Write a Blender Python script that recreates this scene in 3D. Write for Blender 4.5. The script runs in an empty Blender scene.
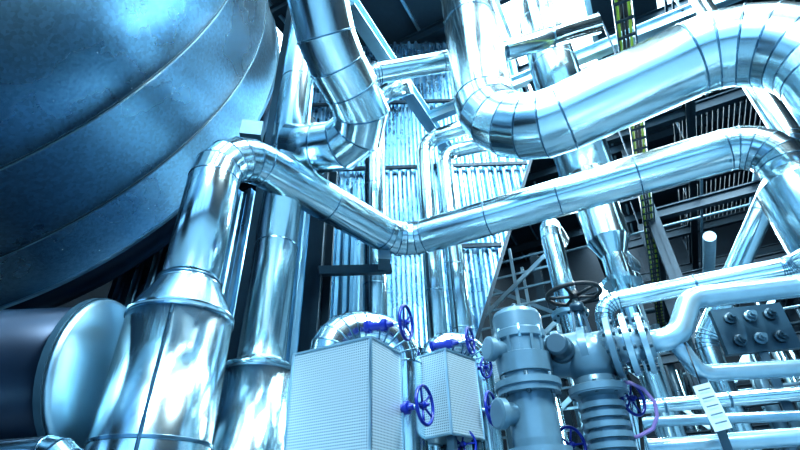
import bpy, math, random
from mathutils import Vector as V, Matrix
random.seed(11)
scene=bpy.context.scene
# ------------------------------------------------------------ materials
def nt(name):
    m=bpy.data.materials.new(name); m.use_nodes=True
    t=m.node_tree; b=t.nodes['Principled BSDF']; return m,t,b
def clad(name,col,rough=.25,metal=1.0,spangle=0,bump=.12,scale=3.0,var=.12):
    m,t,b=nt(name); N=t.nodes; L=t.links
    tc=N.new('ShaderNodeTexCoord')
    b.inputs['Metallic'].default_value=metal
    n1=N.new('ShaderNodeTexNoise'); n1.inputs['Scale'].default_value=scale; n1.inputs['Detail'].default_value=6
    L.new(tc.outputs['Object'],n1.inputs['Vector'])
    mr=N.new('ShaderNodeMapRange'); mr.inputs['To Min'].default_value=max(.03,rough-var*.4); mr.inputs['To Max'].default_value=rough+var
    mr.inputs['From Min'].default_value=.3; mr.inputs['From Max'].default_value=.7
    L.new(n1.outputs['Fac'],mr.inputs['Value']); L.new(mr.outputs['Result'],b.inputs['Roughness'])
    mix=N.new('ShaderNodeMix'); mix.data_type='RGBA'
    lo=.86 if not spangle else .84
    mix.inputs['A'].default_value=(*[c*lo for c in col],1); mix.inputs['B'].default_value=(*[min(1,c*1.1) for c in col],1)
    if spangle:
        v=N.new('ShaderNodeTexVoronoi'); v.inputs['Scale'].default_value=spangle
        L.new(tc.outputs['Object'],v.inputs['Vector'])
        sep=N.new('ShaderNodeSeparateColor'); L.new(v.outputs['Color'],sep.inputs['Color'])
        L.new(sep.outputs['Red'],mix.inputs['Factor'])
    else: L.new(n1.outputs['Fac'],mix.inputs['Factor'])
    L.new(mix.outputs['Result'],b.inputs['Base Color'])
    n2=N.new('ShaderNodeTexNoise'); n2.inputs['Scale'].default_value=scale*.8; n2.inputs['Detail'].default_value=1
    L.new(tc.outputs['Object'],n2.inputs['Vector'])
    bp=N.new('ShaderNodeBump'); bp.inputs['Strength'].default_value=bump; bp.inputs['Distance'].default_value=.05
    L.new(n2.outputs['Fac'],bp.inputs['Height']); L.new(bp.outputs['Normal'],b.inputs['Normal'])
    return m
def paint(name,col,rough=.4,metal=0,spec=.5):
    m,t,b=nt(name); N=t.nodes; L=t.links
    tc=N.new('ShaderNodeTexCoord'); n=N.new('ShaderNodeTexNoise'); n.inputs['Scale'].default_value=9; n.inputs['Detail'].default_value=5
    L.new(tc.outputs['Object'],n.inputs['Vector'])
    mix=N.new('ShaderNodeMix'); mix.data_type='RGBA'
    mix.inputs['A'].default_value=(*[c*.8 for c in col],1); mix.inputs['B'].default_value=(*[min(1,c*1.15) for c in col],1)
    L.new(n.outputs['Fac'],mix.inputs['Factor']); L.new(mix.outputs['Result'],b.inputs['Base Color'])
    b.inputs['Roughness'].default_value=rough; b.inputs['Metallic'].default_value=metal
    return m
def emis(name,col,s):
    m,t,b=nt(name); b.inputs['Base Color'].default_value=(*col,1)
    b.inputs['Emission Color'].default_value=(*col,1); b.inputs['Emission Strength'].default_value=s; return m
def perforated(name):
    m,t,b=nt(name); N=t.nodes; L=t.links
    uv=N.new('ShaderNodeUVMap'); sc=N.new('ShaderNodeVectorMath'); sc.operation='SCALE'; sc.inputs['Scale'].default_value=55
    L.new(uv.outputs['UV'],sc.inputs[0])
    fr=N.new('ShaderNodeVectorMath'); fr.operation='FRACTION'; L.new(sc.outputs[0],fr.inputs[0])
    sb=N.new('ShaderNodeVectorMath'); sb.operation='SUBTRACT'; sb.inputs[1].default_value=(.5,.5,0); L.new(fr.outputs[0],sb.inputs[0])
    ln=N.new('ShaderNodeVectorMath'); ln.operation='LENGTH'; L.new(sb.outputs[0],ln.inputs[0])
    mr=N.new('ShaderNodeMapRange'); mr.inputs['From Min'].default_value=.16; mr.inputs['From Max'].default_value=.36
    L.new(ln.outputs['Value'],mr.inputs['Value'])
    mix=N.new('ShaderNodeMix'); mix.data_type='RGBA'; mix.inputs['A'].default_value=(.09,.17,.22,1); mix.inputs['B'].default_value=(.52,.67,.74,1)
    L.new(mr.outputs['Result'],mix.inputs['Factor']); L.new(mix.outputs['Result'],b.inputs['Base Color'])
    b.inputs['Metallic'].default_value=.6; b.inputs['Roughness'].default_value=.34
    return m
M_ALU=clad('aluminium_cladding',(.69,.87,.95),.17,bump=.006,scale=2.0,var=.06)
M_SEAM=clad('seam_band',(.14,.26,.35),.25,bump=.01)
M_TANK=clad('galvanised_tank_sheet',(.54,.76,.90),.27,spangle=26,bump=.003,scale=.8,var=.04)
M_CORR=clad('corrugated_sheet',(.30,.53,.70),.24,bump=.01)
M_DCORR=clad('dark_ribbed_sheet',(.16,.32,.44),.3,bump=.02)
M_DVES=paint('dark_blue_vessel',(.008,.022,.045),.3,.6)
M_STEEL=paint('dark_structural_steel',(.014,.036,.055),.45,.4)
M_LSTEEL=clad('light_galvanised_steel',(.38,.57,.67),.35,bump=.01)
M_GREY=paint('grey_enamel',(.11,.20,.26),.28,.3)
M_GREYD=paint('dark_grey_enamel',(.03,.07,.10),.35,.3)
M_WHITE=paint('pale_pipe_paint',(.34,.51,.60),.22,.65)
M_BLUE=paint('blue_valve_paint',(.005,.018,.22),.28,.1)
M_BLACK=paint('black_rubber',(.008,.012,.016),.5)
M_YEL=paint('yellow_green_cable',(.34,.50,.05),.4)
M_PUR=paint('violet_hose',(.24,.17,.40),.35)
M_TAG=paint('tag_plate',(.55,.68,.72),.35)
M_PERF=perforated('perforated_sheet')
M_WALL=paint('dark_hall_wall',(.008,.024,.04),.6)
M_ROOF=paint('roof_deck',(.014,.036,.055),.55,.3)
M_FLOOR=paint('sealed_concrete',(.12,.20,.26),.3)
M_SKY=emis('skylight_glazing',(.70,.90,1.0),15)
M_LAMP=emis('lamp_tube',(.80,.94,1.0),36)
# ------------------------------------------------------------ builder
class B:
    def __init__(s,name): s.n=name; s.v=[]; s.f=[]; s.m=[]; s.sm=[]; s.mats=[]; s.uv={}
    def mi(s,m):
        if m not in s.mats: s.mats.append(m)
        return s.mats.index(m)
    def face(s,idx,m,smooth=False): s.f.append(tuple(idx)); s.m.append(m); s.sm.append(smooth)
    def ring(s,pts): k=len(s.v); s.v+= [tuple(p) for p in pts]; return k
    def bridge(s,a,b,n,m,smooth=True):
        for i in range(n):
            j=(i+1)%n; s.face((a+i,a+j,b+j,b+i),m,smooth)
    def tube(s,pts,r,mat,n=28,crease=True,caps=True):
        m=s.mi(mat); pts=[V(p) for p in pts]
        P=[pts[0]]
        for p in pts[1:]:
            if (p-P[-1]).length>1e-4: P.append(p)
        pts=P
        rs=r if isinstance(r,(list,tuple)) else [r]*len(pts)
        ds=[(pts[i+1]-pts[i]).normalized() for i in range(len(pts)-1)]
        d=ds[0]; x=d.orthogonal().normalized(); y=d.cross(x)
        def circ(c,x,y,rr): return [c+x*math.cos(2*math.pi*i/n)*rr+y*math.sin(2*math.pi*i/n)*rr for i in range(n)]
        cur=circ(pts[0],x,y,rs[0])
        first=s.ring(cur); prev=first
        for i,d in enumerate(ds):
            end=pts[i+1]
            nd=ds[i+1] if i+1<len(ds) else d
            pn=(d+nd).normalized()
            new=[]
            for p in cur:
                rad=p-pts[i]; rad=rad-d*rad.dot(d)
                if rad.length>0: rad=rad.normalized()*rs[i+1]
                q=end+rad; k=(end-q).dot(pn)/max(.2,d.dot(pn)); new.append(q+d*k)
            b=s.ring(new); s.bridge(prev,b,n,m,True)
            cur=new
            if crease and i+1<len(ds): prev=s.ring(new)
            else: prev=b
        if caps:
            s.face(tuple(reversed(range(first,first+n))),m); s.face(tuple(range(prev,prev+n)),m)
    def lathe(s,o,ax,prof,mat,n=28,smooth=False):
        m=s.mi(mat); o=V(o); d=V(ax).normalized(); x=d.orthogonal().normalized(); y=d.cross(x)
        def circ(t,rr): return [o+d*t+(x*math.cos(2*math.pi*i/n)+y*math.sin(2*math.pi*i/n))*max(rr,1e-4) for i in range(n)]
        prev=None
        for i in range(len(prof)-1):
            a=prev if (smooth and prev is not None) else s.ring(circ(*prof[i]))
            b=s.ring(circ(*prof[i+1])); s.bridge(a,b,n,m,True); prev=b
            if i==0: s.face(tuple(reversed(range(a,a+n))),m)
        s.face(tuple(range(prev,prev+n)),m)
    def torus(s,c,ax,R,r,mat,n=32,k=8):
        m=s.mi(mat); c=V(c); d=V(ax).normalized(); x=d.orthogonal().normalized(); y=d.cross(x); b=len(s.v)
        for i in range(n):
            a=2*math.pi*i/n; e=x*math.cos(a)+y*math.sin(a)
            for j in range(k):
                t=2*math.pi*j/k; s.v.append(tuple(c+e*(R+r*math.cos(t))+d*r*math.sin(t)))
        for i in range(n):
            for j in range(k):
                i2=(i+1)%n; j2=(j+1)%k
                s.face((b+i*k+j,b+i2*k+j,b+i2*k+j2,b+i*k+j2),m,True)
    def obox(s,o,a,b,c,mat):
        m=s.mi(mat); o=V(o);a=V(a);b=V(b);c=V(c)
        for (p,e,g) in ((o,b,a),(o+c,a,b),(o,a,c),(o+b,c,a),(o,c,b),(o+a,b,c)):
            k=s.ring([p,p+e,p+e+g,p+g]); s.uv[len(s.f)]=[(0,0),(e.length,0),(e.length,g.length),(0,g.length)]
            s.face((k,k+1,k+2,k+3),m)
    def beam(s,p,q,w,h,mat,up=(0,0,1),I=False):
        p=V(p);q=V(q);d=(q-p); up=V(up)
        if abs(d.normalized().dot(up))>.95: up=V((.454,.891,0))
        side=d.cross(up).normalized(); u=side.cross(d).normalized()
        if not I: s.obox(p-side*w/2-u*h/2,d,side*w,u*h,mat)
        else:
            t=.02+h*.05
            s.obox(p-side*w/2+u*(h/2-t),d,side*w,u*t,mat); s.obox(p-side*w/2-u*h/2,d,side*w,u*t,mat)
            s.obox(p-side*.01-u*h/2,d,side*.02,u*h,mat)
    def pipe(s,path,r,bend=None,gores=4,mat=None,seam=None,band=1.1,n=32,caps=True,bead=.012):
        mat=mat or M_ALU; seam=seam or M_SEAM
        P=[]
        for p in path:
            p=V(p)
            if not P or (p-P[-1]).length>1e-3: P.append(p)
        bend=bend or r*2.2
        out=[P[0]]; joints=[]
        for i in range(1,len(P)-1):
            a=(P[i]-P[i-1]).normalized(); b=(P[i+1]-P[i]).normalized(); th=a.angle(b)
            if th<.05: out.append(P[i]); continue
            T=min(bend*math.tan(th/2),(P[i]-P[i-1]).length*.49,(P[i+1]-P[i]).length*.49); Rb=T/math.tan(th/2)
            cen=P[i]-a*T+(b-a*a.dot(b)).normalized()*Rb
            ax=a.cross(b).normalized(); st=(P[i]-a*T)-cen
            for k in range(gores+1):
                q=cen+Matrix.Rotation(th*k/gores,3,ax)@st; out.append(q)
                dirn=Matrix.Rotation(th*k/gores,3,ax)@a; joints.append((q,dirn))
        out.append(P[-1])
        s.tube(out,r,mat,n,bead>0,caps)
        if bead:
            for q,dn in joints: s.lathe(q-dn*bead*.7,dn,[(0,r),(bead*.4,r+bead*.45),(bead*1.0,r+bead*.45),(bead*1.4,r)],seam,n)
            for i in range(len(out)-1):
                L=(out[i+1]-out[i]).length
                if L>band*1.3:
                    k=int(L/band); dn=(out[i+1]-out[i]).normalized()
                    for j in range(1,k+1):
                        q=out[i]+dn*(L*j/(k+1)); s.lathe(q-dn*.010,dn,[(0,r),(.004,r+.006),(.014,r+.006),(.018,r)],seam,n)
    def flange(s,c,ax,R,t,mat,bolts=8,br=None,n=28):
        c=V(c);d=V(ax).normalized(); s.lathe(c-d*t/2,d,[(0,R*.97),(t*.1,R),(t*.9,R),(t,R*.97)],mat,n)
        x=d.orthogonal().normalized(); y=d.cross(x); br=br or R*.07
        for i in range(bolts):
            a=2*math.pi*(i+.5)/bolts; q=c+(x*math.cos(a)+y*math.sin(a))*R*.84
            s.lathe(q-d*(t*.5+br*1.2),d,[(0,br),(t+br*2.4,br)],M_GREYD if mat is not M_GREYD else M_LSTEEL,6)
    def done(s):
        me=bpy.data.meshes.new(s.n); me.from_pydata(s.v,[],s.f)
        for m in s.mats: me.materials.append(m)
        me.polygons.foreach_set('material_index',s.m); me.polygons.foreach_set('use_smooth',s.sm)
        if s.uv:
            ul=me.uv_layers.new(name='UVMap')
            for fi,c in s.uv.items():
                for li,co in zip(me.polygons[fi].loop_indices,c): ul.data[li].uv=co
        me.update(); ob=bpy.data.objects.new(s.n,me); scene.collection.objects.link(ob); return ob
UU=V((.454,.891,0)); VV=V((.891,-.454,0))
def H(s,t,z): return VV*s+UU*t+V((0,0,z))
# ------------------------------------------------------------ hall shell
def slab(name,s0,s1,t0,t1,z0,z1,mat):
    b=B(name); b.obox(H(s0,t0,z0),VV*(s1-s0),UU*(t1-t0),V((0,0,z1-z0)),mat); return b.done()
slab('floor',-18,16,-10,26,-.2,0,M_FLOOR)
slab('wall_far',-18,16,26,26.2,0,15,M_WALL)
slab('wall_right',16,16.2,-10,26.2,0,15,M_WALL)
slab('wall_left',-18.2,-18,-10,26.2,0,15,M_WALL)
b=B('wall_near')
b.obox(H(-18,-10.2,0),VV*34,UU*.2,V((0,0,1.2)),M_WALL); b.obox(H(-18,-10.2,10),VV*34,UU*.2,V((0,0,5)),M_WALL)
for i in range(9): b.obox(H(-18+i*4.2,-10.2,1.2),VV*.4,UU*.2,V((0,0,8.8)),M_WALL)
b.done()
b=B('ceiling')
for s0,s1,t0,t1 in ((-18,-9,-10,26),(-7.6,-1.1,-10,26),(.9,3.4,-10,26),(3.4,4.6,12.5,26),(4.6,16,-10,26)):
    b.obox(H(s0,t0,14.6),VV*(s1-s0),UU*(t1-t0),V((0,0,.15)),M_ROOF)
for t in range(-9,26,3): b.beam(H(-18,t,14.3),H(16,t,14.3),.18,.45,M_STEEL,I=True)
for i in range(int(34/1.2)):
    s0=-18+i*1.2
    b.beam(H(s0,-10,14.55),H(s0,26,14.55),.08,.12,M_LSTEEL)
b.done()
for i,(a,c,t1) in enumerate(((-1.1,.9,26),(3.4,4.6,12.5),(-9,-7.6,26))):
    o=B('window_%d'%(i+1)); o.obox(H(a,-10,14.62),VV*(c-a),UU*(t1+10),V((0,0,.05)),M_SKY); o.done()
# ------------------------------------------------------------ storage tank
b=B('horizontal_storage_tank')
cx,cz,R=-7.43,8.22,5.16
head=[(-5.2,0.01),(-5.15,1.5),(-4.9,3),(-4.4,4.2),(-3.8,4.95),(-3,R)]
b.lathe((cx,0,cz),(0,1,0),head,M_TANK,160,smooth=True)
b.lathe((cx,0,cz),(0,1,0),[(-3,R),(6,R)],M_TANK,160)
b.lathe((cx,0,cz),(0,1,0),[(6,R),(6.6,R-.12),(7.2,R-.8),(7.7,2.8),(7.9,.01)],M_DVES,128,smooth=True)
for y in (-1.0,.7,2.3,3.9,5.05):
    b.lathe((cx,y,cz),(0,1,0),[(0,R),(.004,R+.010),(.022,R+.010),(.026,R)],M_GREYD,160)
    b.lathe((cx,y+.03,cz),(0,1,0),[(0,R),(.004,R+.006),(.02,R+.006),(.022,R)],M_LSTEEL,160)
b.lathe((cx,5.96,cz),(0,1,0),[(0,R),(.0,R+.03),(.05,R+.03),(.05,R)],M_LSTEEL,160)
for y in (-2,4.6):
    b.obox((cx-2.2,y-.3,0),(4.4,0,0),(0,.6,0),(0,0,3.6),M_STEEL)
b.done()
# ------------------------------------------------------------ main pipes
b=B('insulated_bend_pipe')
x,y=-1.80,3.64
b.lathe((x,y,0),(0,0,1),[(0,.40),(2.16,.40)],M_ALU,56)
b.lathe((x,y,0),(0,0,1),[(2.14,.41),(2.18,.41),(2.18,.40),(2.46,.255),(2.5,.255)],M_ALU,56)
b.lathe((x,y,0),(0,0,1),[(2.125,.402),(2.13,.412),(2.14,.412),(2.145,.402)],M_SEAM,56)
b.lathe((x,y,0),(0,0,1),[(2.48,.262),(2.50,.262)],M_SEAM,40)
b.lathe((x,y,0),(0,0,1),[(1.2,.40),(1.205,.408),(1.225,.408),(1.23,.40)],M_SEAM,40)
b.beam((x+.1,y-.392,0),(x+.1,y-.392,2.13),.015,.02,M_SEAM)
b.pipe([(x,y,2.48),(x,y,4.1),(-.01,5.75,4.1),(3.96,3.85,4.1),(3.96,3.85,3.3)],.235,bend=.5,gores=5,n=48)
b.lathe((3.96,3.85,0),(0,0,1),[(0,.34),(3.45,.34),(3.6,.235)],M_ALU,40)
b.done()
b=B('insulated_riser_pipe')
x,y=-1.36,4.48
b.lathe((x,y,0),(0,0,1),[(0,.36),(1.98,.36)],M_ALU,48)
b.lathe((x,y,0),(0,0,1),[(1.95,.365),(1.99,.365),(2.06,.23)],M_ALU,48)
b.lathe((x,y,0),(0,0,1),[(1.93,.362),(1.935,.37),(1.945,.37),(1.95,.362)],M_SEAM,48)
b.pipe([(x,y,2.0),(x,y,14.0)],.225,n=40,band=1.4)
b.done()
b=B('lobster_back_elbow_pipe')
pts=[(-.80,2.52,5.80),(-.77,2.82,5.32),(-.71,3.10,5.07),(-.62,3.36,4.94),(-.50,3.62,4.86),(-.40,3.90,4.78),(-.47,4.15,4.70),(-.68,4.32,4.66),(-.98,4.42,4.70),(-1.36,4.48,4.78)]
pts=[(-.85,1.9,14.0),(-.84,2.1,8.0)]+pts
b.tube(pts,.31,M_ALU,44)
for i in range(1,len(pts)-1):
    d=((V(pts[i+1])-V(pts[i])).normalized()+(V(pts[i])-V(pts[i-1])).normalized()).normalized()
    b.lathe(V(pts[i])-d*.01,d,[(0,.31),(.005,.322),(.015,.322),(.02,.31)],M_SEAM,44)
b.done()
b=B('large_overhead_pipe')
b.pipe([(1.08,4.05,14.0),(1.08,4.05,4.24),(3.58,2.66,4.50),(3.60,2.66,0)],.365,bend=.74,gores=6,n=52,band=1.5,bead=.016)
b.done()
b=B('vertical_duct_pipe')
b.pipe([(2.84,5.64,5.0),(2.84,5.64,14.0)],.40,n=40,band=1.3)
b.lathe((2.84,5.64,0),(0,0,1),[(0,.12),(3.3,.12),(3.3,.24),(3.36,.24),(3.36,.16),(3.7,.16),(3.95,.28),(4.6,.28),(5.0,.40)],M_ALU,40)
b.done()
b=B('slender_riser_pipe'); b.pipe([(-.43,6.89,0),(-.43,6.89,8.4),(.3,6.6,8.4)],.19,n=28); b.done()
for (x,y,z1,q) in ((.50,6.81,7.0,(2.2,6.0,7.0)),(.87,6.85,6.75,(2.2,6.5,6.75))):
    b=B('twin_riser_pipe'); b.pipe([(x,y,0),(x,y,z1),q],.15,n=28,bend=.3); b.done()
b=B('overhead_branch_pipe'); b.pipe([(-.9,4.85,6.3),(-.28,4.66,6.38),(1.70,4.75,6.9),(3.2,4.6,7.3)],.16,n=28); b.done()
# ------------------------------------------------------------ corrugated casing
def corr(bb,x0,x1,yf,zlo,zhi,mat,pitch=.22,amp=.05,sub=8):
    m=bb.mi(mat); k=int((x1-x0)/pitch*sub); prev=None
    for i in range(k+1):
        x=x0+(x1-x0)*i/k; ph=(i/sub)%1.0
        t=min(1,max(0,(abs(ph-.5)-.15)/.12)); yy=yf+amp*(t*2-1)
        a=bb.ring([(x,yy,zlo(x)),(x,yy,zhi(x))])
        if prev is not None: bb.face((prev,a,a+1,prev+1),m,False)
        prev=a
b=B('corrugated_boiler_casing')
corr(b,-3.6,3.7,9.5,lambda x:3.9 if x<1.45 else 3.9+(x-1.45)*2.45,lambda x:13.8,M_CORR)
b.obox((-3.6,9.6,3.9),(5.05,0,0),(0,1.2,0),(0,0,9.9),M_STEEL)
b.beam((1.42,9.45,3.85),(3.75,9.45,9.5),.08,.08,M_STEEL)
for (x,y) in ((-3.4,10.1),(1.2,10.1)): b.beam((x,y,0),(x,y,3.9),.3,.3,M_STEEL)
for z in (6.2,8.6,11): b.beam((-3.6,9.42,z),(3.3 if z>8 else 2.3,9.42,z),.06,.10,M_STEEL)
b.done()
b=B('ribbed_duct')
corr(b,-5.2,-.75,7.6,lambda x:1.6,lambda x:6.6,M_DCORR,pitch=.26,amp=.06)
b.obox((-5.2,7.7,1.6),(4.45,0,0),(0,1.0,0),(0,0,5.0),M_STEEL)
for x in (-5,-1): b.beam((x,8.2,0),(x,8.2,1.6),.2,.2,M_STEEL)
b.done()
# ------------------------------------------------------------ structure
b=B('steel_support_post'); b.beam((-1.12,5.75,0),(-1.12,5.75,6.2),.26,.26,M_STEEL,I=True)
b.beam((-1.1,5.6,3.62),(-.15,5.95,3.8),.09,.12,M_GREYD); b.obox((-.3,5.5,3.72),(.16,.02,0),(-.02,.3,0),(0,0,.14),M_GREY); b.done()
b=B('steel_support_post'); b.beam((-2.0,5.9,0),(-2.0,5.9,14.0),.3,.3,M_STEEL,I=True)
b.beam((-2.0,5.9,5.6),(-1.5,4.9,5.6),.15,.2,M_LSTEEL); b.beam((-2,5.9,7.4),(-1.2,7.6,7.4),.15,.2,M_STEEL); b.done()
b=B('junction_box'); b.obox((-1.98,4.35,4.95),(.26,.05,0),(-.03,.18,0),(0,0,.24),M_GREY); b.beam((-1.85,4.5,5.06),(-1.95,5.7,5.3),.05,.05,M_STEEL); b.done()
b=B('maintenance_platform')
z=9.0
b.beam(H(-3.05,4.2,z),H(-3.05,9,z),.26,.34,M_LSTEEL,I=True)
for s0,t0,t1 in ((-.5,7.6,22),(2.5,7.6,22),(5.5,3,22),(8.5,3,22)): b.beam(H(s0,t0,z),H(s0,t1,z),.2,.34,M_STEEL,I=True)
b.beam(H(-3.05,7.6,z+.02),H(15.8,7.6,z+.02),.16,.3,M_LSTEEL,I=True)
for t in (10.5,13.5,16.5,19.5): b.beam(H(-.4,t,z+.02),H(15.8,t,z+.02),.16,.3,M_STEEL,I=True)
for i in range(26):
    b.beam(H(2.5+i*.12,10.5,z+.2),H(2.5+i*.12,16.5,z+.2),.03,.05,M_STEEL)
for i in range(20):
    b.beam(H(-.4,7.7+i*.14,z+.2),H(2.4,7.7+i*.14,z+.2),.04,.05,M_LSTEEL)
for i in range(40):
    t=10.5+i*.15; b.beam(H(5.6,t,z+.2),H(8.4,t,z+.2),.03,.05,M_STEEL)
for s0 in (2.5,8.5):
    b.beam(H(s0,7.6,z+1.2),H(s0,19.5,z+1.2),.05,.05,M_STEEL); b.beam(H(s0,7.6,z+.7),H(s0,19.5,z+.7),.04,.04,M_STEEL)
    for k in range(9): b.beam(H(s0,7.6+k*1.48,z+.1),H(s0,7.6+k*1.48,z+1.2),.04,.04,M_STEEL)
b.done()
b=B('steel_pipe_rack')
S=(-2.5,1,4.5,8,11.5); T=(11,15,19)
for s0 in S:
    for t in T:
        if s0==-2.5 and t==11: continue
        b.beam(H(s0,t,0),H(s0,t,8.8),.26,.26,M_STEEL,I=True)
for z in (2.6,4.6,6.8):
    for t in T: b.beam(H(1 if t==11 else -2.5,t,z),H(11.5,t,z),.18,.26,M_STEEL,I=True)
    for s0 in S[1:]: b.beam(H(s0,11,z),H(s0,19,z),.18,.26,M_STEEL if z>6 else M_LSTEEL,I=True)
for (s0,t0,s1,t1,z0,z1) in ((1,11,4.5,11,2.6,6.8),(8,11,4.5,11,2.6,6.8),(1,15,-2.5,15,2.6,6.8),(8,11,8,15,2.6,6.8),(8,11,11.5,11,0,4.6)):
    b.beam(H(s0,t0,z0),H(s1,t1,z1),.1,.1,M_LSTEEL)
for s0 in (-4.2,-2.9,-1.6):
    for t in (13.2,14.6): b.beam(H(s0,t,0),H(s0,t,8.2),.09,.09,M_LSTEEL)
for k in range(13):
    z=1.8+k*.5
    b.beam(H(-4.2,13.2,z),H(-1.6,13.2,z),.05,.06,M_LSTEEL if k%2 else M_GREY); b.beam(H(-1.6,13.2,z),H(-1.6,14.6,z),.05,.06,M_GREY)
for k in range(3):
    z=2+k*2.0; b.beam(H(-4.2,13.1,z),H(-1.6,13.1,z+1.8),.06,.12,M_LSTEEL); b.beam(H(-1.6,14.6,z),H(-4.2,14.6,z+1.8),.06,.12,M_GREY)
b.done()
b=B('pipe_rack_piping')
for k in range(40):
    z=random.choice((2.85,3.2,4.85,2.1,3.9,3.5,7.0,5.6)); r=random.choice((.03,.04,.06,.09,.12)); mt=random.choice((M_ALU,M_WHITE,M_LSTEEL,M_GREYD,M_GREY,M_GREYD))
    if z>5: mt=random.choice((M_GREYD,M_GREY))
    if k%2: t=random.uniform(11.5,19.5); s0=random.uniform(-1.5,4); b.pipe([H(s0,t,z-random.choice((0,1.5))),H(s0,t,z),H(random.uniform(8,15),t,z)],r,mat=mt,n=12,bead=0,bend=.2)
    else: s0=random.uniform(-.5,12); b.pipe([H(s0,10.3,z),H(s0,23,z)],r,mat=mt,n=12,bead=0)
for k in range(34):
    s0=random.uniform(-4.5,5); t=random.uniform(11.5,17); b.pipe([H(s0,t,0),H(s0,t,random.uniform(3.5,6.5))],random.choice((.04,.07,.12)),mat=random.choice((M_ALU,M_GREYD,M_LSTEEL)),n=14,bead=.01)
b.done()
def tray(p,q,w,cables,mt):
    b=B('cable_tray'); p=V(p); q=V(q); d=(q-p).normalized(); sd=V((d.y,-d.x,0)); L=(q-p).length
    for sg in (-w,w): b.beam(p+sd*sg,q+sd*sg,.02,.07,M_GREYD)
    for k in range(int(L/.3)): b.beam(p+d*k*.3-sd*w,p+d*k*.3+sd*w,.04,.03,M_STEEL)
    for o_,mm in cables:
        b.tube([p+sd*(o_+.012*math.sin(k*1.7))+d*L*k/30+V((0,0,.03)) for k in range(31)],.02,mm,8,False)
    for k in range(6): b.beam(p+d*(2+k*L/6.5),p+d*(2+k*L/6.5)+V((0,0,mt)),.03,.03,M_STEEL)
    b.done()
tray((1.55,.55,6.6),(11.2,20.7,6.6),.12,((-.08,M_YEL),(-.03,M_BLACK),(.02,M_BLACK),(.07,M_YEL)),2.3)
tray(H(6.6,8,7.6),H(6.6,23,7.6),.2,((-.14,M_YEL),(-.09,M_GREYD),(-.02,M_BLACK),(.05,M_YEL),(.12,M_BLACK)),1.2)
# ------------------------------------------------------------ background standing pipes
b=B('background_elbow_pipe'); b.pipe([(2.43,6.6,0),(2.43,6.6,4.9),(2.9,7.5,5.1)],.16,n=24); b.flange((2.43,6.6,3.3),(0,0,1),.26,.08,M_LSTEEL); b.done()
b=B('flanged_stand_pipe'); b.pipe([(3.18,6.26,0),(3.18,6.26,4.1),(3.7,6.9,4.2)],.15,n=24,mat=M_WHITE); b.flange((3.18,6.26,3.55),(0,0,1),.25,.07,M_WHITE); b.flange((3.18,6.26,3.65),(0,0,1),.25,.07,M_WHITE); b.done()
b=B('inclined_pipe'); b.pipe([(3.75,5.85,0),(3.75,5.85,2.6),(4.9,4.5,4.6),(4.9,4.5,9)],.13,n=24,mat=M_ALU,bend=.3); b.done()
# ------------------------------------------------------------ drum bottom-left
b=B('horizontal_drum_vessel')
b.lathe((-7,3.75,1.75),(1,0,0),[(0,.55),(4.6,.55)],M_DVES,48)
b.lathe((-3.55,3.75,1.75),(1,0,0),[(0,.55),(0,.57),(.06,.57),(.06,.55)],M_GREYD,48)
b.lathe((-2.40,3.75,1.75),(1,0,0),[(0,.6),(.03,.6),(.05,.57),(.08,.45),(.10,.25),(.105,.01)],M_LSTEEL,48,smooth=True)
b.lathe((-2.45,3.75,1.75),(1,0,0),[(0,.6),(.0,.615),(.05,.615),(.05,.6)],M_GREYD,48)
for x in (-6,-3.4): b.obox((x,3.4,0),(.3,0,0),(0,.7,0),(0,0,1.35),M_STEEL)
b.done()
b=B('small_elbow_pipe'); b.pipe([(-1.75,2.75,0),(-1.75,2.75,1.05),(-3.2,3.0,1.05)],.09,n=20,bend=.18); b.done()
b=B('drain_pipe'); b.pipe([(-3.38,3.75,0),(-3.38,3.75,2.27)],.05,n=16,mat=M_LSTEEL,bead=0); b.done()
# ------------------------------------------------------------ valve boxes
def vbox(N,e1,e2,z0,z1):
    b=B('perforated_valve_box'); N=V(N); e1=V(e1); e2=V(e2)
    b.obox(V((N.x,N.y,z0)),e2,e1,V((0,0,z1-z0)),M_PERF)
    for q in (N,N+e1,N+e2,N+e1+e2): b.beam((q.x,q.y,z0),(q.x,q.y,z1),.016,.016,M_LSTEEL)
    for z in (z0,z1):
        for p,e in ((N,e1),(N,e2),(N+e1,e2),(N+e2,e1)): b.beam((p.x,p.y,z),(p.x+e.x,p.y+e.y,z),.016,.016,M_LSTEEL)
    for q in (N+e1*.12+e2*.12,N+e1*.88+e2*.12,N+e1*.12+e2*.88,N+e1*.88+e2*.88): b.beam((q.x,q.y,0),(q.x,q.y,z0),.06,.06,M_GREYD)
    b.done()
vbox((-.23,3.21,0),(-.60,.32,0),(.20,.37,0),1.05,1.80)
vbox((.33,3.81,0),(-.28,.24,0),(.28,.31,0),1.26,1.90)
vbox((.84,4.80,0),(-.16,.16,0),(.2,.2,0),1.72,2.19)
b=B('insulated_return_bend'); b.pipe([(-.60,3.76,1.3),(-.60,3.76,2.10),(-.02,4.02,2.10),(-.02,4.02,0)],.165,bend=.26,gores=5,n=32); b.done()
b=B('insulated_return_bend'); b.pipe([(.24,4.42,0),(.24,4.42,2.17),(.72,4.55,2.17),(.72,4.55,0)],.11,bend=.2,gores=5,n=28); b.done()
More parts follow.
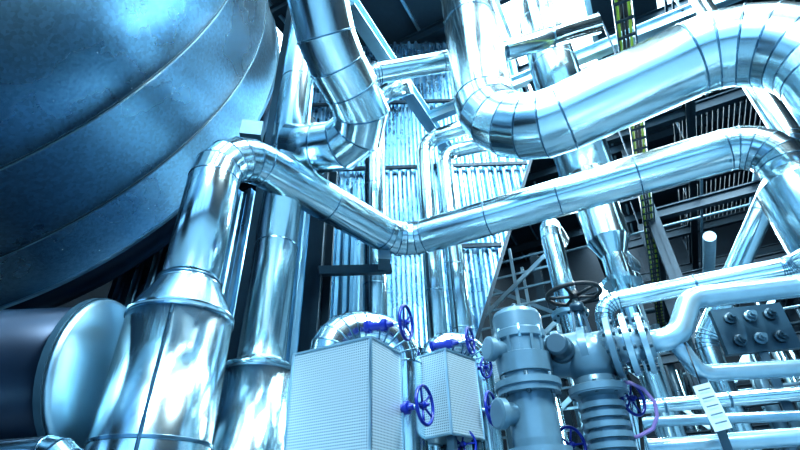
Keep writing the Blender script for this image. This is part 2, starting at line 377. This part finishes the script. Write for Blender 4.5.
def wheel(c,body,R,mat=M_BLUE,name='valve_handwheel',spokes=5,stand=None):
    b=B(name); c=V(c); body=V(body); ax=(c-body).normalized()
    b.torus(c,ax,R,R*.10,mat)
    x=ax.orthogonal().normalized(); y=ax.cross(x)
    for i in range(spokes):
        a=2*math.pi*i/spokes; e=x*math.cos(a)+y*math.sin(a)
        b.tube([c-ax*R*.12+e*R*.1,c+e*R],R*.065,mat,8)
    b.lathe(c-ax*R*.25,ax,[(0,R*.2),(R*.3,R*.2),(R*.36,R*.1),(R*.5,R*.1)],mat,16)
    L=(c-body).length
    b.lathe(body,ax,[(0,R*.1),(L,R*.1)],M_LSTEEL,12)
    b.lathe(body-ax*R*.3,ax,[(0,R*.4),(R*.3,R*.4),(R*.3,R*.28),(L*.45,R*.24),(L*.45,R*.36),(L*.6,R*.36),(L*.62,R*.2),(L*.8,R*.16)],mat if mat is M_BLUE else M_GREYD,16)
    if stand:
        b.lathe((body.x,body.y,0),(0,0,1),[(0,R*.35),(body.z+R*.3,R*.35)],M_GREYD,16)
    b.done()
wheel((.02,3.49,2.01),(-.26,3.60,2.03),.13)
wheel((.59,4.16,2.09),(.28,4.30,2.10),.115)
wheel((.13,3.50,1.40),(-.06,3.60,1.40),.13)
wheel((.70,4.14,1.5),(.50,4.25,1.5),.13)
wheel((.42,3.96,1.21),(.36,4.1,1.21),.11,stand=1)
wheel((1.07,3.42,1.10),(.98,3.62,1.10),.11,stand=1)
wheel((1.53,3.38,1.37),(1.43,3.56,1.37),.11,stand=1)
wheel((.74,4.38,1.91),(.6,4.5,1.95),.09,stand=1)
# ------------------------------------------------------------ actuator valves
b=B('actuated_control_valve')
x,y=.80,3.22
b.lathe((x,y,0),(0,0,1),[(0,.12),(1.0,.12),(1.0,.2),(1.05,.2),(1.05,.145),(1.10,.15),(1.37,.15),(1.37,.20),(1.405,.20),(1.41,.215),(1.45,.215),(1.45,.155),(1.50,.155),(1.50,.175),(1.62,.185),(1.63,.16),(1.72,.16),(1.73,.18),(1.78,.18),(1.79,.168),(1.90,.168),(1.93,.155),(1.95,.12),(1.95,.01)],M_GREY,36)
b.lathe((x,y,1.95),(0,0,1),[(0,.05),(.03,.05),(.03,.02),(.06,.02)],M_GREYD,16)
for i in range(14):
    a=2*math.pi*i/14; e=V((math.cos(a),math.sin(a),0))
    b.beam(V((x,y,1.62))+e*.155,V((x,y,1.75))+e*.165,.02,.03,M_GREY,up=e)
    if i%2==0:
        b.lathe(V((x,y,1.35))+e*.185,(0,0,1),[(0,.014),(.13,.014)],M_GREYD,6)
        b.lathe(V((x,y,1.71))+e*.17,(0,0,1),[(0,.012),(.09,.012)],M_LSTEEL,6)
for a,zz,rr,LL in ((math.radians(200),1.66,.06,.27),(math.radians(-20),1.69,.055,.26),(math.radians(200),1.25,.07,.26)):
    b.lathe((x,y,zz),(math.cos(a),math.sin(a),0),[(0,rr),(LL-.05,rr),(LL-.05,rr*1.35),(LL-.01,rr*1.35),(LL,rr*1.1)],M_GREY,20)
b.done()
b=B('motorised_gate_valve')
o=V((1.02,3.38,1.66)); ax=VV
b.lathe(o,ax,[(-.02,.01),(-.02,.09),(0,.125),(.03,.145),(.24,.145),(.24,.17),(.29,.17),(.29,.12),(.40,.12)],M_GREY,36)
b.flange(o+ax*.44,ax,.205,.045,M_GREY,10); b.flange(o+ax*.54,ax,.205,.045,M_WHITE,10)
b.lathe(o+ax*.38,ax,[(0,.12),(.3,.12)],M_WHITE,28)
c=V((1.27,3.28,0))
b.lathe((c.x,c.y,1.62),(0,0,1),[(-.14,.13),(-.08,.17),(0,.185),(.08,.17),(.13,.12),(.15,.06),(.15,.03)],M_GREY,32,smooth=True)
b.lathe(c,(0,0,1),[(0,.11),(.9,.11)]+[q for k in range(7) for q in ((.92+k*.06,.115),(.92+k*.06,.145),(.955+k*.06,.145),(.955+k*.06,.115))]+[(1.35,.12),(1.37,.18),(1.42,.18),(1.42,.13),(1.55,.13)],M_GREY,32)
b.flange(c+V((0,0,1.40)),(0,0,1),.185,.05,M_GREY,8)
b.lathe(o+ax*.12-UU*.3,UU,[(0,.06),(.02,.075),(.12,.075),(.14,.09),(.3,.09)],M_GREYD,24)
for sg in (-.06,.06): b.beam(c+V((sg,0,1.72)),c+V((sg*.6,0,1.98)),.02,.03,M_GREYD)
b.lathe(c+V((0,0,1.7)),(0,0,1),[(0,.02),(.42,.02)],M_LSTEEL,12); b.lathe(c+V((0,0,1.96)),(0,0,1),[(0,.05),(.06,.05)],M_GREYD,16)
hc=c+V((0,0,2.10)); b.torus(hc,(0,0,1),.19,.017,M_BLACK,40)
for i in range(5):
    a=2*math.pi*i/5+.3; e=V((math.cos(a),math.sin(a),0)); b.tube([hc+V((0,0,-.02)),hc+e*.19],.012,M_BLACK,8)
b.lathe(hc-V((0,0,.04)),(0,0,1),[(0,.035),(.06,.035)],M_BLACK,16)
b.done()
b=B('flanged_branch_pipe')
b.pipe([(1.60,3.12,1.66),(1.78,3.04,1.66),(1.97,3.06,1.94),(2.65,2.94,1.95),(3.15,2.2,1.95)],.075,mat=M_WHITE,n=28,bend=.16,gores=8,bead=0)
b.pipe([(1.75,3.05,1.66),(1.93,3.2,1.47),(2.56,3.12,1.46),(3.1,2.95,1.46),(3.1,2.95,0)],.055,mat=M_WHITE,n=24,bend=.14,gores=8,bead=0)
b.flange((1.60,3.12,1.66),ax,.2,.04,M_WHITE,10)
b.beam((1.93,3.2,1.5),(1.93,3.2,0),.05,.05,M_GREYD)
b.done()
b=B('header_pipe'); b.pipe([(1.55,3.60,0),(1.57,3.55,2.14),(2.75,3.04,2.15),(3.0,2.2,2.15)],.07,n=28,bend=.14,gores=6,bead=.006,band=.6); b.done()
b=B('condensate_pipe'); b.pipe([(1.45,4.0,0),(1.45,4.0,1.42),(2.79,3.54,1.40),(3.5,3.4,1.4)],.05,n=24,bend=.1,mat=M_ALU,bead=.005,band=.5); b.done()
b=B('condensate_pipe'); b.pipe([(1.62,3.68,0),(1.62,3.68,1.27),(2.62,3.42,1.23),(3.2,3.25,1.2)],.035,n=20,bend=.1,mat=M_WHITE,bead=0); b.done()
b=B('condensate_pipe'); b.pipe([(1.35,3.75,0),(1.35,3.75,1.10),(2.7,3.2,1.08),(3.1,3.05,1.08)],.055,n=20,bend=.12,mat=M_WHITE,bead=0); b.done()
b=B('instrument_manifold_plate')
e=V((.975,-.22,0)); nn=V((-.22,-.975,0)); c=V((2.70,3.57,1.9))
b.obox(c-e*.25-V((0,0,.18)),e*.5,-nn*.06,V((0,0,.36)),M_GREYD)
for i in (-.14,.0,.14):
    for z in (-.09,.09):
        q=c+e*i+V((0,0,z)); b.lathe(q,nn,[(0,.045),(.03,.045),(.035,.03),(.07,.03),(.07,.018),(.1,.018)],M_GREYD if i else M_GREY,16)
b.beam(c-nn*.05-V((0,0,.18)),V((c.x,c.y,0))-nn*.05,.06,.06,M_GREYD)
b.done()
b=B('identification_tag')
b.obox((1.73,2.985,1.335),(.105,-.01,.02),(.065,.05,-.25),(.004,.01,.002),M_TAG); b.tube([(1.78,2.98,1.345),(1.80,3.02,1.62)],.004,M_BLACK,6)
for k in range(5): b.obox((1.75+.012*k,2.978+.009*k,1.31-.045*k),(.07,-.007,.013),(.004,.002,-.007),(0,-.002,0),M_GREY)
b.done()
b=B('flexible_hose')
hp=[(1.30,3.34,1.46),(1.38,3.28,1.45),(1.47,3.22,1.43),(1.53,3.19,1.38),(1.58,3.20,1.30),(1.58,3.22,1.22),(1.54,3.24,1.15),(1.47,3.30,1.12),(1.37,3.38,1.11),(1.2,3.5,1.1)]
b.tube(hp,.012,M_PUR,10,False); b.done()
b=B('flexible_hose')
b.tube([(1.40,3.40,1.5),(1.48,3.38,1.62),(1.55,3.4,1.55),(1.58,3.42,1.35),(1.52,3.45,1.0),(1.5,3.45,0)],.012,M_BLACK,10,False); b.done()
# ------------------------------------------------------------ lamps and added fill lights
def lum(name,s0,t,z,l=.9,w=.12):
    b=B(name); b.obox(H(s0-w,t-l,z),VV*w*2,UU*l*2,V((0,0,.1)),M_LSTEEL)
    b.obox(H(s0-w*.8,t-l*.95,z-.03),VV*w*1.6,UU*l*1.9,V((0,0,.03)),M_LAMP)
    for k in (-.7,.7): b.beam(H(s0,t+k,z+.1),H(s0,t+k,14.0),.02,.02,M_STEEL)
    b.done()
lum('linear_luminaire',6.9,13,8.0); lum('linear_luminaire',.0,3.0,10.5); lum('linear_luminaire',-1.2,6.6,10.5,1.2,.5); lum('linear_luminaire',.4,9.4,11.5,1.8,.8)
lum('linear_luminaire',3.0,6.2,10.8,1.5,.3)
def area(name,loc,tgt,sx,sy,p,col=(.68,.90,1)):
    l=bpy.data.lights.new(name,'AREA'); l.shape='RECTANGLE'; l.size=sx; l.size_y=sy; l.energy=p; l.color=col
    o=bpy.data.objects.new(name,l); o.location=loc; o.rotation_euler=(V(tgt)-V(loc)).to_track_quat('-Z','Y').to_euler(); scene.collection.objects.link(o)
area('fill_area_light',(-1.5,-4.5,8.5),(0,4,2),2.6,1.5,1500,(.75,.93,1))  # unseen fill added behind the camera to brighten pipe and box fronts
area('fill_area_light',(5,-1,10.5),(1.5,5,3),2.2,2.2,2200,(.80,.94,1))  # second added fill, high on the right, no fixture modelled
area('fill_area_light',(6,9,8.6),(4,7,2),3,3,450)  # bare area light added above the rack side as extra fill
b=B('tank_fill_lamp')  # added lamp, aimed to put a highlight on the tank shell
q=V((4.15,8.7,4.62)); dd=(V((-3.2,4.4,5.4))-q).normalized(); sd=dd.cross(V((0,0,1))).normalized(); up=sd.cross(dd)
b.obox(q-sd*.35-up*.3-dd*.2,sd*.7,up*.6,dd*.18,M_GREY); b.obox(q-sd*.32-up*.27-dd*.03,sd*.64,up*.54,dd*.03,emis('tank_fill_lens',(.8,.95,1),90))
b.beam((q.x+.1,q.y+.1,0),(q.x+.1,q.y+.1,q.z-.3),.08,.08,M_GREYD); b.done()
# ------------------------------------------------------------ world
w=bpy.data.worlds.new('hall_sky'); scene.world=w; w.use_nodes=True
bg=w.node_tree.nodes['Background']; bg.inputs['Color'].default_value=(.26,.60,1.0,1); bg.inputs['Strength'].default_value=2.0
# ------------------------------------------------------------ camera
f=480.
n=math.sqrt(25**2+725**2+f*f); sp=f/n; cp=math.sqrt(1-sp*sp); sr=(-25/n)/cp; cr=math.sqrt(1-sr*sr)
F=V((0,cp,sp)); U0=V((0,-sp,cp)); R0=V((1,0,0)); RR=R0*cr+U0*sr; U2=-R0*sr+U0*cr
cam=bpy.data.cameras.new('camera'); co=bpy.data.objects.new('camera',cam); scene.collection.objects.link(co)
cam.sensor_width=36; cam.lens=36*f/800; cam.clip_start=.05; cam.clip_end=200
mw=Matrix(((RR.x,U2.x,-F.x,0),(RR.y,U2.y,-F.y,0),(RR.z,U2.z,-F.z,.6),(0,0,0,1))); co.matrix_world=mw
scene.camera=co
scene.view_settings.view_transform='Standard'
try: scene.view_settings.look='Medium High Contrast'
except Exception as ex: print('look',ex)
